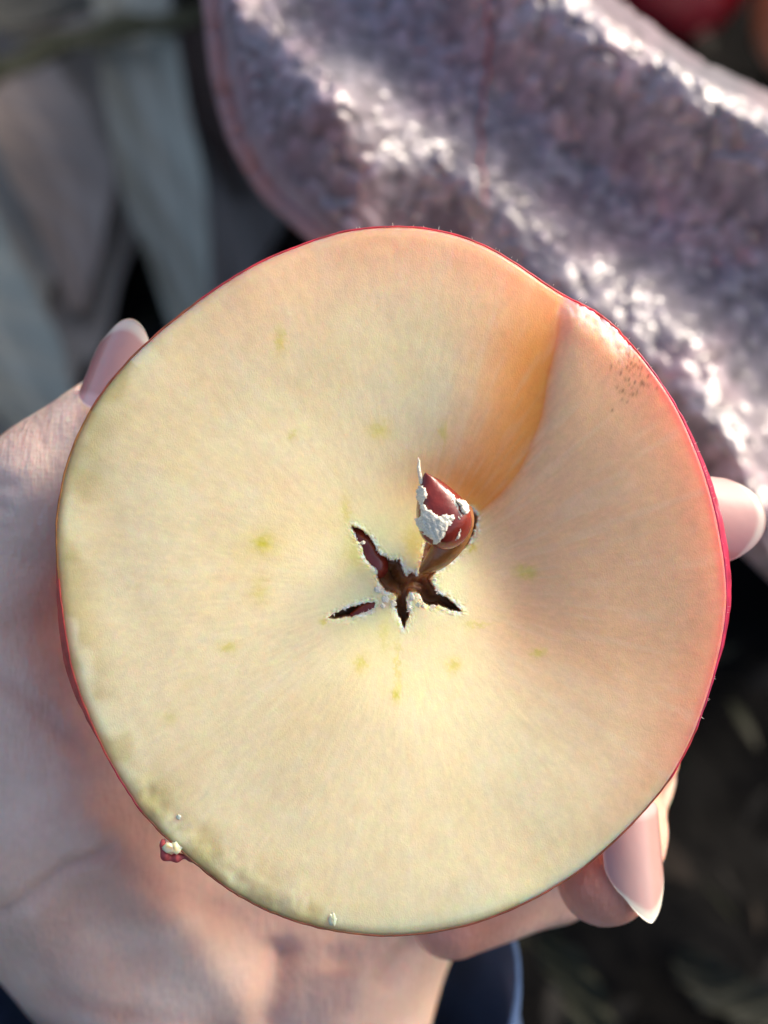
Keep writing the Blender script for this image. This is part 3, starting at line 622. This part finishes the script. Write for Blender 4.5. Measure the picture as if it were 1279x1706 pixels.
def build_hand():
    h = .9; lo_ = np.array([-74., -112., -104.]); hi_ = np.array([62., 32., 2.])
    ax = [np.arange(lo_[i], hi_[i], h, dtype=np.float32) for i in range(3)]
    X = ax[0][:,None,None]; Y = ax[1][None,:,None]; Z = ax[2][None,None,:]
    def cap(a, ra, b, rb):
        ab = b-a; L = float(ab@ab); t = np.clip(((X-a[0])*ab[0]+(Y-a[1])*ab[1]+(Z-a[2])*ab[2])/L, 0, 1)
        return np.sqrt((X-a[0]-t*ab[0])**2+(Y-a[1]-t*ab[1])**2+(Z-a[2]-t*ab[2])**2)-(ra+(rb-ra)*t)
    def chain(pts, k=2.5):
        d = None
        for p, q in zip(pts[:-1], pts[1:]):
            c = cap(at(*p[:3]), p[3], at(*q[:3]), q[3]); d = c if d is None else smin(d, c, k)
        return d.astype(np.float32)
    palm = chain([(335,2120,-66,20),(322,1700,-60,20.3)])
    for c, k in [([(520,2120,-64,19),(510,1640,-62,18.5)], 7), ([(525,1610,-62,19.5),(690,1300,-74,18)], 6),
                 ([(250,1580,-57,20),(100,1330,-48,23),(10,1130,-42,20)], 7), ([(400,1450,-66,20),(420,1050,-74,20)], 9), ([(600,1250,-76,19),(620,900,-78,17)], 9),
                 ([(10,1130,-42,20),(-25,960,-33,15),(88,812,-23,8.9)], 7), ([(300,1150,-64,18),(150,950,-52,14)], 10)]:
        palm = smin(palm, chain(c), k)
    palm = smin(palm, chain([(88,812,-23,8.9),(160,742,-22,7.6),(205,668,-24,5.6)], 2), 3)
    fing = [chain([(560,880,-74,11),(860,820,-66,9),(980,880,-52,8),(1090,870,-30,7),(1176,860,-19,5.3)]),
            chain([(650,980,-76,10),(960,1000,-68,8.5),(1050,1150,-52,7.2),(1062,1262,-31,5.8)]),
            chain([(720,1100,-76,10),(920,1180,-68,8.5),(1030,1290,-44,7.8),(1018,1390,-26,7.0),(1006,1462,-18,6.3)]),
            chain([(680,1300,-78,9),(930,1350,-64,8),(920,1450,-42,7.2),(752,1524,-32,6.2)])]
    fu = fing[0]
    for f in fing[1:]: fu = smin(fu, f, .8)
    D = smin(palm, fu, 5)
    V, F = surface_nets(D, lo_, h)
    # smooth
    E = np.vstack([F[:, [0, 1]], F[:, [1, 2]], F[:, [2, 3]], F[:, [3, 0]]]); 
    for it in range(4):
        s = np.zeros_like(V); c = np.zeros(len(V))
        for k in range(3): s[:,k] = np.bincount(E[:,0], V[E[:,1],k], len(V))+np.bincount(E[:,1], V[E[:,0],k], len(V))
        c = np.bincount(E[:,0], minlength=len(V))+np.bincount(E[:,1], minlength=len(V)); V = V*.4+.6*s/np.maximum(c, 1)[:,None]
    # normals
    fn = np.cross(V[F[:,2]]-V[F[:,0]], V[F[:,3]]-V[F[:,1]]); N = np.zeros_like(V)
    for k in range(4):
        for j in range(3): N[:,j] += np.bincount(F[:,k], fn[:,j], len(V))
    N /= np.linalg.norm(N, axis=1)[:,None]+1e-9
    # where does each vertex show in the picture of the palm side: creases are cut along lines on the palm
    k_ = MMPX*(CAMD-V[:,2])/CAMD; Q = np.stack([V[:,0]/k_+639.5, 853-V[:,1]/k_], 1); front = np.clip(N[:,2]*1.5, 0, 1)
    disp = np.zeros(len(V)); red = np.zeros(len(V))
    for poly, dep, wd in [([(-20,1535),(50,1490),(105,1445),(190,1400)], .7, 9), ([(-30,800),(0,806),(35,812)], .5, 9), ([(-30,835),(20,850)], .4, 8), ([(150,1400),(260,1480),(420,1540)], .3, 20),
                          ([(470,1560),(455,1640),(440,1720)], 2.2, 26), ([(700,1560),(650,1620),(640,1650)], 1.0, 20), ([(-20,1120),(60,1180),(140,1260)], .25, 14), ([(560,1570),(570,1700)], .6, 25), ([(60,1640),(240,1700),(420,1720)], .3, 16)]:
        d, t, _ = segdist(Q, poly); g = np.exp(-(d/wd)**2)*front*sstep(0, .15, np.minimum(t, 1-t)+.03); disp -= dep*g; red += g*.6
    for poly, dep, wd in [([(120,1330),(210,1450),(320,1580),(460,1730)], 2.2, 55), ([(30,1500),(120,1600),(200,1720)], 1.2, 45), ([(560,1600),(570,1730)], 1.2, 40)]:
        d, t, _ = segdist(Q, poly); disp += dep*np.exp(-(d/wd)**2)*front*sstep(0, .2, np.minimum(t, 1-t)+.04)
    disp += (fbm(V, .09, 0, 3)-.5)*1.6*front
    V = V+N*disp[:,None]
    base = np.array([.73, .53, .415]); pale = np.array([.79, .62, .51]); pink = np.array([.66, .41, .33])
    n = fbm(V, .06, 1, 3); f = sstep(.42, .62, n)[:,None]; C = base*(1-f)+pale*f
    f2 = np.clip(sstep(.5, .72, fbm(V+40, .09, 2, 3))*.45+red*.8, 0, 1)[:,None]; C = C*(1-f2)+pink*f2
    for tip in [(1210,880,-10,9),(1000,1480,-12,13),(752,1540,-30,12),(1050,1290,-25,10)]:
        d = np.linalg.norm(V-at(*tip[:3]), axis=1); g = (.9*np.exp(-(d/tip[3])**2))[:,None]; C = C*(1-g)+np.array([.72, .30, .20])*g
    # contact shade along the apple, painted as a reddish darkening of the palm
    d, _, _ = segdist(Q, [(110,1000),(130,1150),(200,1320),(300,1440),(480,1570)]); g = (.25*np.exp(-(d/70)**2))[:,None]; C = C*(1-g)+np.array([.60, .33, .27])*g
    return V, F, C
person = empty('person', tuple(hw(at(380, 1900, -62))))
tag(person, 'left hand in a navy sleeve, palm up, holding the halved apple', 'person')
PI_ = np.array(person.location)
HV, HF, HC = build_hand()
def in_person(name, V, F, m, col=None, smooth=True):
    o = make(name, V, F, m, person, col=col, smooth=smooth)
    o.matrix_parent_inverse = Matrix.Identity(4); o.matrix_local = Matrix.Translation(-Vector(PI_)) @ HELD; return o
in_person('hand', HV, HF, M_hand, HC)
def nail(base, L, N, length, width, radius, tipw=.55, free=.35, curl=0.0, label=None, point=2.2):
    """curved plate growing from `base` along L, its back facing N"""
    L = np.array(L, float); L /= np.linalg.norm(L); N = np.array(N, float); N -= L*(N@L); N /= np.linalg.norm(N); W = np.cross(L, N)
    n, m = 34, 25; V = []; C = []
    for lay in (0, 1):
        for i in range(n):
            s = i/(n-1); ww = width*.5*(1 if s < .55 else (1-(1-tipw)*((s-.55)/.45)**1.5))
            ww *= min(1, .72+s*3)
            for j in range(m):
                t = -1+2*j/(m-1); a = t*ww/radius
                ed = s*length-(length*.22*abs(t)**point if s > .5 else 0)*((s-.5)*2 if s > .5 else 0)+(.10*length*t*t*(1-s*4) if s < .25 else 0)
                rr = radius-lay*.28
                V.append(base+L*ed+W*rr*math.sin(a)+N*(rr*math.cos(a)-radius-curl*s*s*length))
                fr = min(1, max(0, (s+.10*t*t-(1-free))/.05)); lun = min(1, max(0, (.18-s-.1*t*t)/.06))
                c = np.array([.47, .30, .27])*(1-fr)+np.array([.60, .58, .49])*fr; c = c*(1-lun*.5)+np.array([.82, .66, .64])*lun*.5
                C.append(c)
    F = grid_faces(n, m); A = F; B = F[:, ::-1]+n*m; S = []
    idx = np.arange(n*m).reshape(n, m)
    loop = list(idx[0, :])+list(idx[1:, -1])+list(idx[-1, ::-1][1:])+list(idx[::-1, 0][1:-1])
    for a, b in zip(loop, loop[1:]+loop[:1]): S.append((b, a, a+n*m, b+n*m))
    o = in_person('fingernail', V, np.vstack([A, B, np.array(S)]), M_nail, np.array(C))
    if label: o['label'] = label
    return o
nail(at(158,684,-13.5), (.36,.93,-.05), (-.35,.12,.92), 12.6, 12.2, 6.4, .6, .15, .03, 'long pale thumbnail', 2.0)
nail(at(1150,852,-11.6), (.985,-.10,-.12), (.12,.22,.96), 9.9, 12.6, 7.2, .74, .13, .0, 'rounded nail with a pale tip at the right edge', 2.2)
nail(at(1067,1332,-12.0), (.075,-.98,.06), (.46,.0,.89), 15.3, 11.0, 5.2, .58, .12, .0, 'long glossy pointed nail at the lower right', 1.5)
nail(at(1082,1255,-27), (.07,-.95,.25), (.75,.0,.66), 11, 9, 4.6, .5, .35, .0, 'sliver of nail behind the apple rim', 1.8)

def build_sleeve():
    n, m = 120, 40; V = []
    cx, cz = 405, -66
    for lay in (0, 1):
        for i in range(n):
            a = 2*math.pi*i/n; ca, sa = math.cos(a), math.sin(a)      # ca right, sa towards the viewer
            rim = 1600-44*max(0, ca)**9+5*max(0, -ca)**2+(max(0, sa)**1.2)*(70+370*float(sstep(-.8, -.3, ca)))-30*math.sin(3*a)*.4
            for j in range(m):
                t = j/(m-1); py = rim+t*(2150-rim)
                rad = (42.5+2.5*max(0, ca)**10-.9*lay)*(1-.05*t)*(1-.03*abs(math.sin(a*3.5+.4)))*(1+.03*math.sin(a*5+t*6)+.02*math.sin(a*9-t*11)); radz = ((51 if sa > 0 else 33)-.9*lay)*(1+.04*math.sin(a*4-t*7))
                c = at(cx+14*t, py, cz); V.append((c[0]+(rad+(2 if ca < 0 else 0)*ca*ca)*ca, c[1], c[2]+radz*sa+ (1.2*math.sin(t*16+a*2))*.6))
    F1 = grid_faces(n, m, True); F2 = F1[:, ::-1]+n*m; i = np.arange(n); j = (i+1) % n
    F3 = np.stack([i*m, i*m+n*m, j*m+n*m, j*m], 1)
    in_person('sleeve', V, np.vstack([F1, F2, F3]), M_sleeve)
build_sleeve()
